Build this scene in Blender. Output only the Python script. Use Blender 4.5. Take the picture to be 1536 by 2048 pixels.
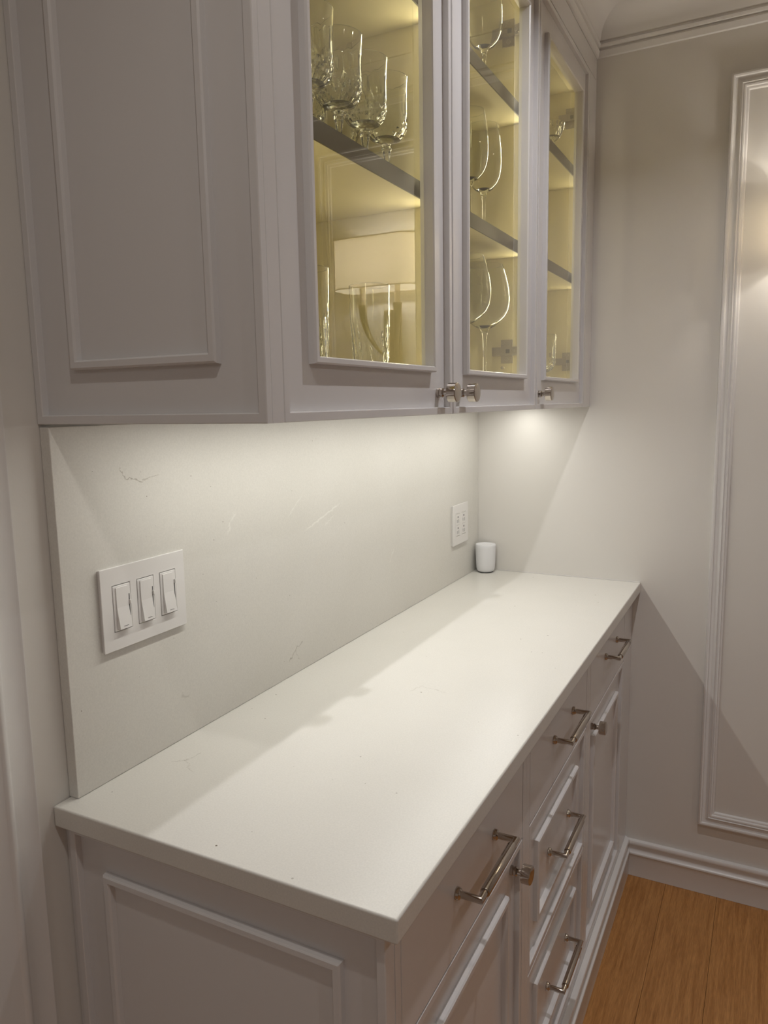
import bpy, bmesh, math, random
from mathutils import Matrix, Vector
random.seed(7)
S = bpy.context.scene
COL = S.collection
for o in list(bpy.data.objects): bpy.data.objects.remove(o)

# ---------------------------------------------------------------- camera
cam = bpy.data.cameras.new('camera'); co = bpy.data.objects.new('camera', cam); COL.objects.link(co)
cam.sensor_fit = 'VERTICAL'; cam.sensor_height = 48.0; cam.lens = 1497.885*48.0/2048.0
cam.clip_start = 0.02; cam.clip_end = 50
R = [[0.8888233, 0.0500298, -0.4555108], [0.4579132, -0.1350720, 0.8786758], [-0.0175668, -0.9895719, -0.1429644]]
co.matrix_world = Matrix(((R[0][0], -R[0][1], -R[0][2], 0.83375), (R[1][0], -R[1][1], -R[1][2], -0.62643),
                          (R[2][0], -R[2][1], -R[2][2], 1.44051), (0, 0, 0, 1)))
S.camera = co
# ---------------------------------------------------------------- world and exposure
w = bpy.data.worlds.new('world'); S.world = w; w.use_nodes = True
w.node_tree.nodes['Background'].inputs[0].default_value = (1.0, 0.93, 0.84, 1)
w.node_tree.nodes['Background'].inputs[1].default_value = 0.02
S.view_settings.view_transform = 'Standard'; S.view_settings.look = 'None'
S.view_settings.gamma = 1.0; S.view_settings.use_curve_mapping = False
S.view_settings.exposure = 0.0
# ---------------------------------------------------------------- lamps of the room
L = 1.597          # far wall
CEIL = 2.46
def area(name, loc, rot, shape, sx, sy, power, col, spread=180):
    d = bpy.data.lights.new(name, 'AREA'); d.shape = shape; d.size = sx
    if shape in ('RECTANGLE', 'ELLIPSE'): d.size_y = sy
    d.energy = power; d.color = col; d.spread = math.radians(spread)
    o = bpy.data.objects.new(name, d); COL.objects.link(o); o.location = loc; o.rotation_euler = rot
    return o
P_DOWN, P_ROOM, P_LED, P_SCONCE = 4.3, 2.3, 2.95, 4.3
WARM = (1.0, 0.968, 0.955); NEUT = (1.0, 0.95, 0.86)
LAMPS = [(0.745, 0.72, P_DOWN), (0.745, -0.47, P_DOWN*0.62), (1.9, 0.72, P_ROOM), (1.9, -0.52, P_ROOM), (1.9, -1.8, P_ROOM), (0.745, -1.8, P_ROOM)]
for i, (x, y, p) in enumerate(LAMPS):
    area('downlight_lamp', (x, y, CEIL-0.012), (0, 0, 0), 'DISK', 0.028, 0, p, (1.0, 0.95, 0.88) if i == 1 else (0.97, 0.965, 1.0), 160 if i else 135)
area('under_cabinet_lamp', (0.18, 0.83, 1.4265), (0, 0, 0), 'RECTANGLE', 0.006, 1.42, P_LED, (1.0, 0.995, 0.93))

# ================================================================ materials
def new_mat(name):
    m = bpy.data.materials.new(name); m.use_nodes = True
    return m, m.node_tree, m.node_tree.nodes['Principled BSDF']
def paint(name, col, rough=0.5, var=0.03, bump=0.02, scale=6.0, spec=0.5):
    m, nt, b = new_mat(name); n = nt.nodes; l = nt.links
    tc = n.new('ShaderNodeTexCoord'); ns = n.new('ShaderNodeTexNoise'); ns.inputs['Scale'].default_value = scale
    ns.inputs['Detail'].default_value = 4
    l.new(tc.outputs['Object'], ns.inputs['Vector'])
    mr = n.new('ShaderNodeMix'); mr.data_type = 'RGBA'
    mr.inputs[6].default_value = (*[c*(1-var) for c in col], 1); mr.inputs[7].default_value = (*[min(1, c*(1+var)) for c in col], 1)
    l.new(ns.outputs['Fac'], mr.inputs[0]); l.new(mr.outputs[2], b.inputs['Base Color'])
    b.inputs['Roughness'].default_value = rough; b.inputs['Specular IOR Level'].default_value = spec
    if bump:
        n2 = n.new('ShaderNodeTexNoise'); n2.inputs['Scale'].default_value = 260; n2.inputs['Detail'].default_value = 2
        l.new(tc.outputs['Object'], n2.inputs['Vector'])
        bp = n.new('ShaderNodeBump'); bp.inputs['Strength'].default_value = bump; bp.inputs['Distance'].default_value = 0.001
        l.new(n2.outputs['Fac'], bp.inputs['Height']); l.new(bp.outputs['Normal'], b.inputs['Normal'])
    return m
M_CAB = paint('cabinet_lacquer', (0.69, 0.672, 0.665), 0.22, 0.015, 0.01)
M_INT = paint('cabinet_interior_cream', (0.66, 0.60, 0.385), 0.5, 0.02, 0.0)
M_WALL = paint('wall_paint', (0.70, 0.672, 0.63), 0.6, 0.02, 0.06)
M_TRIM = paint('trim_paint', (0.73, 0.71, 0.69), 0.30, 0.015, 0.0)
M_CEIL = paint('ceiling_paint', (0.76, 0.73, 0.66), 0.8, 0.01, 0.02)
M_PLATE = paint('switch_plastic', (0.76, 0.74, 0.72), 0.35, 0.0, 0.0)
M_EDGE = paint('shelf_edge_shaded', (0.075, 0.06, 0.035), 0.45, 0.02, 0.0)  # shade on the shelf fronts, put into the colour
M_GAP = paint('dark_gap', (0.03, 0.027, 0.023), 0.8, 0.0, 0.0)
M_DEV = paint('white_plastic', (0.80, 0.80, 0.82), 0.45, 0.0, 0.0)
M_GREY = paint('grey_rubber', (0.10, 0.10, 0.10), 0.7, 0.0, 0.0)

def metal(name, col, rough):
    m, nt, b = new_mat(name)
    b.inputs['Base Color'].default_value = (*col, 1); b.inputs['Metallic'].default_value = 1.0
    n = nt.nodes; ns = n.new('ShaderNodeTexNoise'); ns.inputs['Scale'].default_value = 90
    mp = n.new('ShaderNodeMapRange'); mp.inputs[3].default_value = rough*0.85; mp.inputs[4].default_value = rough*1.2
    nt.links.new(ns.outputs['Fac'], mp.inputs[0]); nt.links.new(mp.outputs[0], b.inputs['Roughness'])
    return m
M_NICK = metal('polished_nickel', (0.50, 0.45, 0.40), 0.10)
M_HINGE = metal('hinge_nickel', (0.40, 0.37, 0.32), 0.42)
M_BRASS = metal('aged_brass', (0.45, 0.37, 0.24), 0.3)

VEINS = [(0.0177, 0.150, 1.350, 0.045), (0.0177, 0.535, 0.965, 0.035), (0.0177, 0.330, 1.10, 0.018), (0.075, 0.150, 0.914, 0.045), (0.285, 0.56, 0.914, 0.035), (0.0177, 0.22, 0.985, 0.02)]
SEGS = [('X', 0.138, 1.356, 0.149, 1.340, 0.0011, 0.016, 0.6, 0), ('X', 0.148, 1.341, 0.182, 1.335, 0.0012, 0.016, 0.7, 0), ('X', 0.180, 1.335, 0.214, 1.342, 0.0010, 0.016, 0.45, 0),
        ('X', 0.584, 0.972, 0.553, 0.961, 0.0012, 0.02, 0.6, 0), ('X', 0.556, 0.962, 0.534, 0.944, 0.0013, 0.02, 0.6, 0), ('X', 0.556, 0.962, 0.570, 0.940, 0.0010, 0.02, 0.45, 0),
        ('X', 0.235, 0.985, 0.252, 0.978, 0.0030, 0.02, 0.25, 0),
        ('Z', 0.057, 0.165, 0.075, 0.178, 0.0011, 0.02, 0.55, 0), ('Z', 0.074, 0.177, 0.076, 0.208, 0.0010, 0.02, 0.5, 0), ('Z', 0.075, 0.176, 0.108, 0.153, 0.0009, 0.02, 0.35, 0),
        ('Z', 0.262, 0.566, 0.273, 0.600, 0.0012, 0.02, 0.35, 0), ('Z', 0.272, 0.600, 0.325, 0.588, 0.0010, 0.02, 0.3, 0),
        ('X', 0.609, 1.194, 0.739, 1.230, 0.0022, 0.012, 0.6, 1), ('X', 0.550, 1.231, 0.600, 1.266, 0.0018, 0.012, 0.35, 1), ('X', 0.367, 1.224, 0.390, 1.262, 0.0030, 0.03, 0.4, 1),
        ('X', 0.680, 1.194, 0.718, 1.210, 0.0018, 0.02, 0.5, 1), ('X', 0.975, 1.056, 0.998, 1.090, 0.0020, 0.02, 0.4, 1)]
def quartz():
    m, nt, b = new_mat('white_quartz'); n = nt.nodes; l = nt.links
    tc = n.new('ShaderNodeTexCoord')
    big = n.new('ShaderNodeTexNoise'); big.inputs['Scale'].default_value = 5; big.inputs['Detail'].default_value = 6
    l.new(tc.outputs['Object'], big.inputs['Vector'])
    base = n.new('ShaderNodeMix'); base.data_type = 'RGBA'
    base.inputs[6].default_value = (0.655, 0.635, 0.585, 1); base.inputs[7].default_value = (0.72, 0.70, 0.655, 1)
    l.new(big.outputs['Fac'], base.inputs[0])
    # fine grain
    fn = n.new('ShaderNodeTexNoise'); fn.inputs['Scale'].default_value = 420; fn.inputs['Detail'].default_value = 1
    l.new(tc.outputs['Object'], fn.inputs['Vector'])
    fr = n.new('ShaderNodeMapRange'); fr.inputs[1].default_value = 0.3; fr.inputs[2].default_value = 0.7; fr.inputs[3].default_value = 0.965; fr.inputs[4].default_value = 1.03
    l.new(fn.outputs['Fac'], fr.inputs[0])
    mul = n.new('ShaderNodeMix'); mul.data_type = 'RGBA'; mul.blend_type = 'MULTIPLY'; mul.inputs[0].default_value = 1
    l.new(base.outputs[2], mul.inputs[6]); l.new(fr.outputs[0], mul.inputs[7])
    # sparse dark specks
    vo = n.new('ShaderNodeTexVoronoi'); vo.inputs['Scale'].default_value = 42; vo.feature = 'F1'
    l.new(tc.outputs['Object'], vo.inputs['Vector'])
    sep = n.new('ShaderNodeSeparateColor'); l.new(vo.outputs['Color'], sep.inputs[0])
    thr = n.new('ShaderNodeMapRange'); thr.inputs[1].default_value = 0.55; thr.inputs[2].default_value = 1.0; thr.inputs[3].default_value = 0.0; thr.inputs[4].default_value = 0.078
    l.new(sep.outputs[0], thr.inputs[0])
    lt = n.new('ShaderNodeMath'); lt.operation = 'LESS_THAN'; l.new(vo.outputs['Distance'], lt.inputs[0]); l.new(thr.outputs[0], lt.inputs[1])
    sm = n.new('ShaderNodeMath'); sm.operation = 'MULTIPLY'; l.new(lt.outputs[0], sm.inputs[0]); l.new(sep.outputs[1], sm.inputs[1])
    sp = n.new('ShaderNodeMix'); sp.data_type = 'RGBA'; l.new(sm.outputs[0], sp.inputs[0]); l.new(mul.outputs[2], sp.inputs[6])
    sp.inputs[7].default_value = (0.16, 0.13, 0.09, 1)
    # the few veins and pale streaks the slabs show: short segments wobbled by a noise
    vn = n.new('ShaderNodeTexNoise'); vn.inputs['Scale'].default_value = 75; vn.inputs['Detail'].default_value = 4; vn.inputs['Roughness'].default_value = 0.65
    l.new(tc.outputs['Object'], vn.inputs['Vector'])
    a1 = n.new('ShaderNodeMath'); a1.operation = 'SUBTRACT'; a1.inputs[1].default_value = 0.5; l.new(vn.outputs['Fac'], a1.inputs[0])
    acc = {0: None, 1: None}
    for (pl, a0, b0, a_1, b_1, hw, wb, st, pale) in SEGS:
        ln = math.hypot(a_1-a0, b_1-b0); ang = math.atan2(b_1-b0, a_1-a0); ca, cb_ = (a0+a_1)/2, (b0+b_1)/2
        sb = n.new('ShaderNodeVectorMath'); sb.operation = 'SUBTRACT'; sb.inputs[1].default_value = (0.0177, ca, cb_) if pl == 'X' else (ca, cb_, 0.914)
        l.new(tc.outputs['Object'], sb.inputs[0])
        ro = n.new('ShaderNodeVectorRotate'); ro.rotation_type = 'X_AXIS' if pl == 'X' else 'Z_AXIS'; ro.inputs['Angle'].default_value = -ang; l.new(sb.outputs[0], ro.inputs['Vector'])
        sx = n.new('ShaderNodeSeparateXYZ'); l.new(ro.outputs[0], sx.inputs[0])
        al, pe = (sx.outputs[1], sx.outputs[2]) if pl == 'X' else (sx.outputs[0], sx.outputs[1])
        wob = n.new('ShaderNodeMath'); wob.operation = 'MULTIPLY_ADD'; wob.inputs[1].default_value = wb; l.new(a1.outputs[0], wob.inputs[0]); l.new(pe, wob.inputs[2])
        az = n.new('ShaderNodeMath'); az.operation = 'ABSOLUTE'; l.new(wob.outputs[0], az.inputs[0])
        m1 = n.new('ShaderNodeMapRange'); m1.inputs[1].default_value = hw*0.3; m1.inputs[2].default_value = hw; m1.inputs[3].default_value = 1; m1.inputs[4].default_value = 0; l.new(az.outputs[0], m1.inputs[0])
        ay = n.new('ShaderNodeMath'); ay.operation = 'ABSOLUTE'; l.new(al, ay.inputs[0])
        m2 = n.new('ShaderNodeMapRange'); m2.inputs[1].default_value = ln*0.4; m2.inputs[2].default_value = ln*0.56; m2.inputs[3].default_value = st; m2.inputs[4].default_value = 0; l.new(ay.outputs[0], m2.inputs[0])
        m3 = n.new('ShaderNodeMath'); m3.operation = 'MULTIPLY'; l.new(m1.outputs[0], m3.inputs[0]); l.new(m2.outputs[0], m3.inputs[1])
        if acc[pale] is None: acc[pale] = m3.outputs[0]
        else:
            mm_ = n.new('ShaderNodeMath'); mm_.operation = 'MAXIMUM'; l.new(acc[pale], mm_.inputs[0]); l.new(m3.outputs[0], mm_.inputs[1]); acc[pale] = mm_.outputs[0]
    vx = n.new('ShaderNodeMix'); vx.data_type = 'RGBA'; l.new(acc[0], vx.inputs[0]); l.new(sp.outputs[2], vx.inputs[6])
    vx.inputs[7].default_value = (0.30, 0.27, 0.22, 1)
    vw = n.new('ShaderNodeMix'); vw.data_type = 'RGBA'; l.new(acc[1], vw.inputs[0]); l.new(vx.outputs[2], vw.inputs[6]); vw.inputs[7].default_value = (0.86, 0.85, 0.80, 1)
    l.new(vw.outputs[2], b.inputs['Base Color'])
    b.inputs['Roughness'].default_value = 0.30; b.inputs['Specular IOR Level'].default_value = 0.45
    return m
M_QUARTZ = quartz()

def oak():
    m, nt, b = new_mat('oak_boards'); n = nt.nodes; l = nt.links
    tc = n.new('ShaderNodeTexCoord'); oi = n.new('ShaderNodeObjectInfo')
    mp = n.new('ShaderNodeMapping'); mp.inputs['Scale'].default_value = (30, 1.6, 30)
    off = n.new('ShaderNodeVectorMath'); off.operation = 'ADD'
    cb = n.new('ShaderNodeCombineXYZ'); mm = n.new('ShaderNodeMath'); mm.operation = 'MULTIPLY'; mm.inputs[1].default_value = 40
    l.new(oi.outputs['Random'], mm.inputs[0]); l.new(mm.outputs[0], cb.inputs[1]); l.new(mm.outputs[0], cb.inputs[0])
    l.new(tc.outputs['Object'], off.inputs[0]); l.new(cb.outputs[0], off.inputs[1]); l.new(off.outputs[0], mp.inputs[0])
    ns = n.new('ShaderNodeTexNoise'); ns.inputs['Scale'].default_value = 4; ns.inputs['Detail'].default_value = 8; ns.inputs['Distortion'].default_value = 0.6
    l.new(mp.outputs[0], ns.inputs['Vector'])
    cr = n.new('ShaderNodeValToRGB'); e = cr.color_ramp.elements
    e[0].position = 0.3; e[0].color = (0.36, 0.150, 0.036, 1); e[1].position = 0.72; e[1].color = (0.56, 0.27, 0.085, 1)
    l.new(ns.outputs['Fac'], cr.inputs[0])
    # short pores / ray flecks
    mp2 = n.new('ShaderNodeMapping'); mp2.inputs['Scale'].default_value = (520, 34, 100); l.new(off.outputs[0], mp2.inputs[0])
    n2 = n.new('ShaderNodeTexNoise'); n2.inputs['Scale'].default_value = 1; n2.inputs['Detail'].default_value = 3; l.new(mp2.outputs[0], n2.inputs['Vector'])
    m2 = n.new('ShaderNodeMapRange'); m2.inputs[1].default_value = 0.35; m2.inputs[2].default_value = 0.65; m2.inputs[3].default_value = 0.84; m2.inputs[4].default_value = 1.10
    l.new(n2.outputs['Fac'], m2.inputs[0])
    rnd = n.new('ShaderNodeMapRange'); rnd.inputs[3].default_value = 0.82; rnd.inputs[4].default_value = 1.08; l.new(oi.outputs['Random'], rnd.inputs[0])
    q = n.new('ShaderNodeMath'); q.operation = 'MULTIPLY'; l.new(m2.outputs[0], q.inputs[0]); l.new(rnd.outputs[0], q.inputs[1])
    mx = n.new('ShaderNodeMix'); mx.data_type = 'RGBA'; mx.blend_type = 'MULTIPLY'; mx.inputs[0].default_value = 1
    l.new(cr.outputs[0], mx.inputs[6]); l.new(q.outputs[0], mx.inputs[7]); l.new(mx.outputs[2], b.inputs['Base Color'])
    b.inputs['Roughness'].default_value = 0.45
    bp = n.new('ShaderNodeBump'); bp.inputs['Strength'].default_value = 0.15; bp.inputs['Distance'].default_value = 0.001
    l.new(n2.outputs['Fac'], bp.inputs['Height']); l.new(bp.outputs['Normal'], b.inputs['Normal'])
    return m
M_OAK = oak()

def pane_mat():
    m = bpy.data.materials.new('door_glass'); m.use_nodes = True; nt = m.node_tree; n = nt.nodes; l = nt.links
    for x in list(n): n.remove(x)
    out = n.new('ShaderNodeOutputMaterial'); tr = n.new('ShaderNodeBsdfTransparent'); tr.inputs[0].default_value = (0.985, 0.98, 0.90, 1)
    gl = n.new('ShaderNodeBsdfGlossy'); gl.inputs['Roughness'].default_value = 0.0; gl.inputs['Color'].default_value = (1, 1, 0.97, 1)
    # two-surface Schlick reflectance of a thin pane, the same from either side
    ge = n.new('ShaderNodeNewGeometry'); dt = n.new('ShaderNodeVectorMath'); dt.operation = 'DOT_PRODUCT'
    l.new(ge.outputs['Incoming'], dt.inputs[0]); l.new(ge.outputs['Normal'], dt.inputs[1])
    ab = n.new('ShaderNodeMath'); ab.operation = 'ABSOLUTE'; l.new(dt.outputs['Value'], ab.inputs[0])
    om = n.new('ShaderNodeMath'); om.operation = 'SUBTRACT'; om.inputs[0].default_value = 1.0; l.new(ab.outputs[0], om.inputs[1])
    pw = n.new('ShaderNodeMath'); pw.operation = 'POWER'; pw.inputs[1].default_value = 3.6; l.new(om.outputs[0], pw.inputs[0])
    ma = n.new('ShaderNodeMath'); ma.operation = 'MULTIPLY_ADD'; ma.inputs[1].default_value = 0.92; ma.inputs[2].default_value = 0.078; l.new(pw.outputs[0], ma.inputs[0])
    mx = n.new('ShaderNodeMixShader'); l.new(ma.outputs[0], mx.inputs[0]); l.new(tr.outputs[0], mx.inputs[1]); l.new(gl.outputs[0], mx.inputs[2])
    l.new(mx.outputs[0], out.inputs[0]); return m
M_PANE = pane_mat()
def crystal(name, ior=1.5):
    m = bpy.data.materials.new(name); m.use_nodes = True; nt = m.node_tree; n = nt.nodes; l = nt.links
    for x in list(n): n.remove(x)
    out = n.new('ShaderNodeOutputMaterial'); g = n.new('ShaderNodeBsdfGlass'); g.inputs['IOR'].default_value = ior
    g.inputs['Roughness'].default_value = 0.0; g.inputs[0].default_value = (0.99, 0.995, 0.98, 1)
    l.new(g.outputs[0], out.inputs[0]); return m
M_CRYS = crystal('cut_crystal', 1.52); M_THIN = crystal('thin_glass', 1.45)
def emit(name, col, s):
    m = bpy.data.materials.new(name); m.use_nodes = True; nt = m.node_tree; n = nt.nodes
    for x in list(n): n.remove(x)
    out = n.new('ShaderNodeOutputMaterial'); e = n.new('ShaderNodeEmission'); e.inputs[0].default_value = (*col, 1); e.inputs[1].default_value = s
    nt.links.new(e.outputs[0], out.inputs[0]); return m
M_LENS = emit('lamp_lens', WARM, 6.0)
M_LED = emit('led_diffuser', NEUT, 4.0)
M_STRIP = emit('cabinet_led', (1.0, 0.90, 0.62), 50.0)
def shade_mat():
    m = bpy.data.materials.new('linen_shade'); m.use_nodes = True; nt = m.node_tree; n = nt.nodes; l = nt.links
    for x in list(n): n.remove(x)
    out = n.new('ShaderNodeOutputMaterial'); t = n.new('ShaderNodeBsdfTranslucent'); t.inputs[0].default_value = (0.70, 0.62, 0.47, 1)
    d = n.new('ShaderNodeBsdfDiffuse'); d.inputs[0].default_value = (0.92, 0.90, 0.84, 1)
    mx = n.new('ShaderNodeMixShader'); mx.inputs[0].default_value = 0.55
    l.new(t.outputs[0], mx.inputs[1]); l.new(d.outputs[0], mx.inputs[2]); l.new(mx.outputs[0], out.inputs[0]); return m
M_SHADE = shade_mat()
M_CANDLE = paint('candle_sleeve', (0.75, 0.62, 0.42), 0.5, 0.02, 0)

# ================================================================ mesh helpers
def link(name, bm, mat, parent=None, smooth=False, bevel=0, kind=None, mats=None):
    me = bpy.data.meshes.new(name); bmesh.ops.recalc_face_normals(bm, faces=bm.faces[:]); bm.to_mesh(me); bm.free()
    for mt in (mats or [mat]): me.materials.append(mt)
    o = bpy.data.objects.new(name, me); COL.objects.link(o)
    if smooth:
        for p in me.polygons: p.use_smooth = True
        try: me.set_sharp_from_angle(angle=math.radians(35))
        except Exception: pass
    if parent:
        o.parent = parent
        if parent.type == 'EMPTY': o.matrix_parent_inverse = Matrix.Translation(-Vector(parent.location))
    if bevel:
        md = o.modifiers.new('bevel', 'BEVEL'); md.width = bevel; md.segments = 3; md.limit_method = 'ANGLE'; md.angle_limit = math.radians(40)
        for p in me.polygons: p.use_smooth = True
        try: me.set_sharp_from_angle(angle=math.radians(80))
        except Exception: pass
        md.harden_normals = True
    if kind: o['kind'] = kind
    return o
def thing(name, label, cat, loc, group=None):
    o = bpy.data.objects.new(name, None); COL.objects.link(o); o.location = loc; o.empty_display_size = 0.02
    tag(o, label, cat, group); return o
def tag(o, label, cat, group=None):
    o['label'] = label; o['category'] = cat
    if group: o['group'] = group
    return o
def struct(o): o['kind'] = 'structure'; return o
def box(bm, x0, x1, y0, y1, z0, z1):
    vs = [bm.verts.new((x, y, z)) for x in (x0, x1) for y in (y0, y1) for z in (z0, z1)]
    for f in ((0, 1, 3, 2), (4, 6, 7, 5), (0, 4, 5, 1), (2, 3, 7, 6), (0, 2, 6, 4), (1, 5, 7, 3)): bm.faces.new([vs[i] for i in f])
def boxobj(name, d, mat, parent=None, bevel=0, kind=None):
    bm = bmesh.new(); box(bm, *d); return link(name, bm, mat, parent, bevel=bevel, kind=kind)
def rings(bm, mp, u0, u1, v0, v1, prof, cap=True, loop=False, backcap=True):
    """mitred rectangular rings: prof = [(inset, height)...] swept round the rectangle"""
    R_ = []
    for d, h in prof:
        R_.append([bm.verts.new(mp(u, v, h)) for u, v in ((u0+d, v0+d), (u1-d, v0+d), (u1-d, v1-d), (u0+d, v1-d))])
    seq = list(zip(R_, R_[1:])) + ([(R_[-1], R_[0])] if loop else [])
    for a, b in seq:
        for i in range(4): bm.faces.new((a[i], a[(i+1) % 4], b[(i+1) % 4], b[i]))
    if cap and not loop: bm.faces.new(R_[-1])
    if backcap and not loop: bm.faces.new(R_[0])
def mpx(x):  return lambda u, v, h: (x+h, u, v)        # faces +x, u=y v=z
def mpny(y): return lambda u, v, h: (u, y-h, v)        # faces -y, u=x v=z
def lathe(bm, prof, seg, mt=None, fn=None, loop=False):
    """prof [(r,z)]; fn(r,z,a,i)->r ; mt matrix"""
    rs = []
    for i, (r, z) in enumerate(prof):
        ring = []
        if r < 1e-6:
            p = Vector((0, 0, z)); ring = [bm.verts.new(mt @ p if mt else p)]
        else:
            for k in range(seg):
                a = 2*math.pi*k/seg; rr = fn(r, z, a, i) if fn else r
                p = Vector((rr*math.cos(a), rr*math.sin(a), z)); ring.append(bm.verts.new(mt @ p if mt else p))
        rs.append(ring)
    for a, b in list(zip(rs, rs[1:])) + ([(rs[-1], rs[0])] if loop else []):
        for k in range(seg):
            k2 = (k+1) % seg
            if len(a) == 1 and len(b) == 1: continue
            if len(a) == 1: bm.faces.new((a[0], b[k], b[k2]))
            elif len(b) == 1: bm.faces.new((a[k], a[k2], b[0]))
            else: bm.faces.new((a[k], a[k2], b[k2], b[k]))
    for e, ring in ((0, rs[0]), (1, rs[-1])):
        if not loop and len(ring) > 1: bm.faces.new(ring)
def axis_x(loc): return Matrix.Translation(loc) @ Matrix.Rotation(math.pi/2, 4, 'Y')   # local z -> +x
def prism(bm, pts, a0, a1, mp):
    """extrude the closed 2-D outline pts between a0 and a1; mp(p, q, a)->xyz"""
    A = [bm.verts.new(mp(p, q, a0)) for p, q in pts]; B = [bm.verts.new(mp(p, q, a1)) for p, q in pts]
    n = len(pts)
    for i in range(n): bm.faces.new((A[i], A[(i+1) % n], B[(i+1) % n], B[i]))
    bm.faces.new(A); bm.faces.new(B)

# ================================================================ the room
RX, RY = 3.2, -2.7
T = 0.08
boards_parent = struct(boxobj('floor', (-T, RX+T, RY-T, L+T, -0.06, -0.012), M_GAP))
W = 0.1405
x = 0.617 - W*8
row = 0; meshes = {}
while x < RX:
    xa, xb = max(x, 0.0), min(x+W, RX)
    if xb - xa > 0.01:
        y = L - random.choice([0.62, 0.9, 1.7, 1.3]) if not (0.4 < x < 0.8) else L - {0: 1.9}.get(0)
        segs = []; top = L
        while top > RY:
            segs.append((max(y, RY), top)); top = y; y -= random.uniform(0.9, 1.9)
        for ya, yb in segs:
            if yb - ya < 0.02: continue
            if xb < 0.5 and ya > 0.02 and False: continue
            bm = bmesh.new()
            cx_, cy_ = (xa+xb)/2, (ya+yb)/2
            hx, hy = (xb-xa)/2-0.00035, (yb-ya)/2-0.00035
            rings(bm, lambda u, v, h: (u, v, h), -hx, hx, -hy, hy, [(0, -0.012), (0, -0.0003), (0.0004, 0.0)])
            o = link('floorboard', bm, M_OAK, boards_parent); o.location = (cx_, cy_, 0)
    x += W; row += 1
def wallbox(name, d, mat=None): return struct(boxobj(name, d, mat or M_WALL))
wallbox('wall_left', (-T, 0, RY, L, 0, CEIL))
wallbox('wall_far', (-T, RX+T, L, L+T, 0, CEIL))
wallbox('wall_right', (RX, RX+T, RY, L, 0, CEIL))
wallbox('wall_near', (-T, RX+T, RY-T, RY, 0, CEIL))
wallbox('ceiling', (-T, RX+T, RY-T, L+T, CEIL, CEIL+0.06), M_CEIL)

# crown with a small cove: stepped fillets, then a concave cove into the ceiling
CROWN = [(0.0, 2.358), (0.005, 2.360), (0.007, 2.368), (0.0085, 2.374), (0.004, 2.378), (0.004, 2.381), (0.0095, 2.383), (0.0115, 2.390), (0.007, 2.395),
         (0.007, 2.397), (0.010, 2.399), (0.0115, 2.404)]
for i in range(1, 10):
    t = i/9*math.pi/2; CROWN.append((0.0115+0.055*(1-math.cos(t)), 2.404+0.053*math.sin(t)))
CROWN += [(0.075, 2.457), (0.076, 2.460), (0.0, 2.460)]
bm = bmesh.new()   # far wall run, mitred at the cabinet corner (x=.359+d) and at the right wall
XC = 0.359
A = [bm.verts.new((XC+d, L-d, z)) for d, z in CROWN]; B = [bm.verts.new((RX-d, L-d, z)) for d, z in CROWN]
n = len(CROWN)
for i in range(n): bm.faces.new((A[i], A[(i+1) % n], B[(i+1) % n], B[i]))
bm.faces.new(A); bm.faces.new(B)
struct(link('trim_1', bm, M_TRIM, smooth=True))
bm = bmesh.new()   # run over the cabinets, returning at their near end to the wall
YE = 0.025
pts = [lambda d: (XC+d, L-d), lambda d: (XC+d, YE-d), lambda d: (0.0, YE-d)]
V = [[bm.verts.new((*f(d), z)) for d, z in CROWN] for f in pts]
for a, b in zip(V, V[1:]):
    for i in range(n): bm.faces.new((a[i], a[(i+1) % n], b[(i+1) % n], b[i]))
bm.faces.new(V[0]); bm.faces.new(V[-1])
struct(link('trim_2', bm, M_TRIM, smooth=True))
bm = bmesh.new()   # crown of the other walls, out of view
V = [[bm.verts.new((p[0]+sx*d, p[1]+sy*d, z)) for d, z in CROWN] for p, sx, sy in (((RX, L), -1, -1), ((RX, RY), -1, 1), ((0, RY), 1, 1), ((0, YE), 1, 0))]
for a, b in zip(V, V[1:]):
    for i in range(n): bm.faces.new((a[i], a[(i+1) % n], b[(i+1) % n], b[i]))
bm.faces.new(V[0]); bm.faces.new(V[-1])
struct(link('trim_3', bm, M_TRIM, smooth=True))

# baseboards (same profile also runs along the foot of the base cabinets)
BASE = [(0.0, 0.0), (0.0135, 0.0), (0.0135, 0.066), (0.0145, 0.068), (0.0165, 0.070), (0.0172, 0.073), (0.0160, 0.076), (0.0105, 0.079), (0.0080, 0.084),
        (0.0078, 0.090), (0.0098, 0.096), (0.0135, 0.100), (0.0140, 0.103), (0.0140, 0.109), (0.0125, 0.112), (0.0, 0.113)]
def base_run(name, pts, prof, mat, parent=None, kind='structure'):
    """pts = list of (x, y, sx, sy): point moves by d*(sx,sy)"""
    bm = bmesh.new(); n = len(prof)
    V = [[bm.verts.new((x+sx*d, y+sy*d, z)) for d, z in prof] for x, y, sx, sy in pts]
    for a, b in zip(V, V[1:]):
        for i in range(n): bm.faces.new((a[i], a[(i+1) % n], b[(i+1) % n], b[i]))
    bm.faces.new(V[0]); bm.faces.new(V[-1])
    return link(name, bm, mat, parent, smooth=True, kind=kind)
FX = 0.495
base_run('baseboard_far', [(FX+0.0005, L, 1, -1), (RX, L, -1, -1)], [(d, z+0.0005) for d, z in BASE], M_TRIM)
base_run('baseboard_right', [(RX, L, -1, -1), (RX, RY, -1, 1)], BASE, M_TRIM)
base_run('baseboard_near', [(0, RY, 1, 1), (RX, RY, -1, 1)], BASE, M_TRIM)

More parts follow.
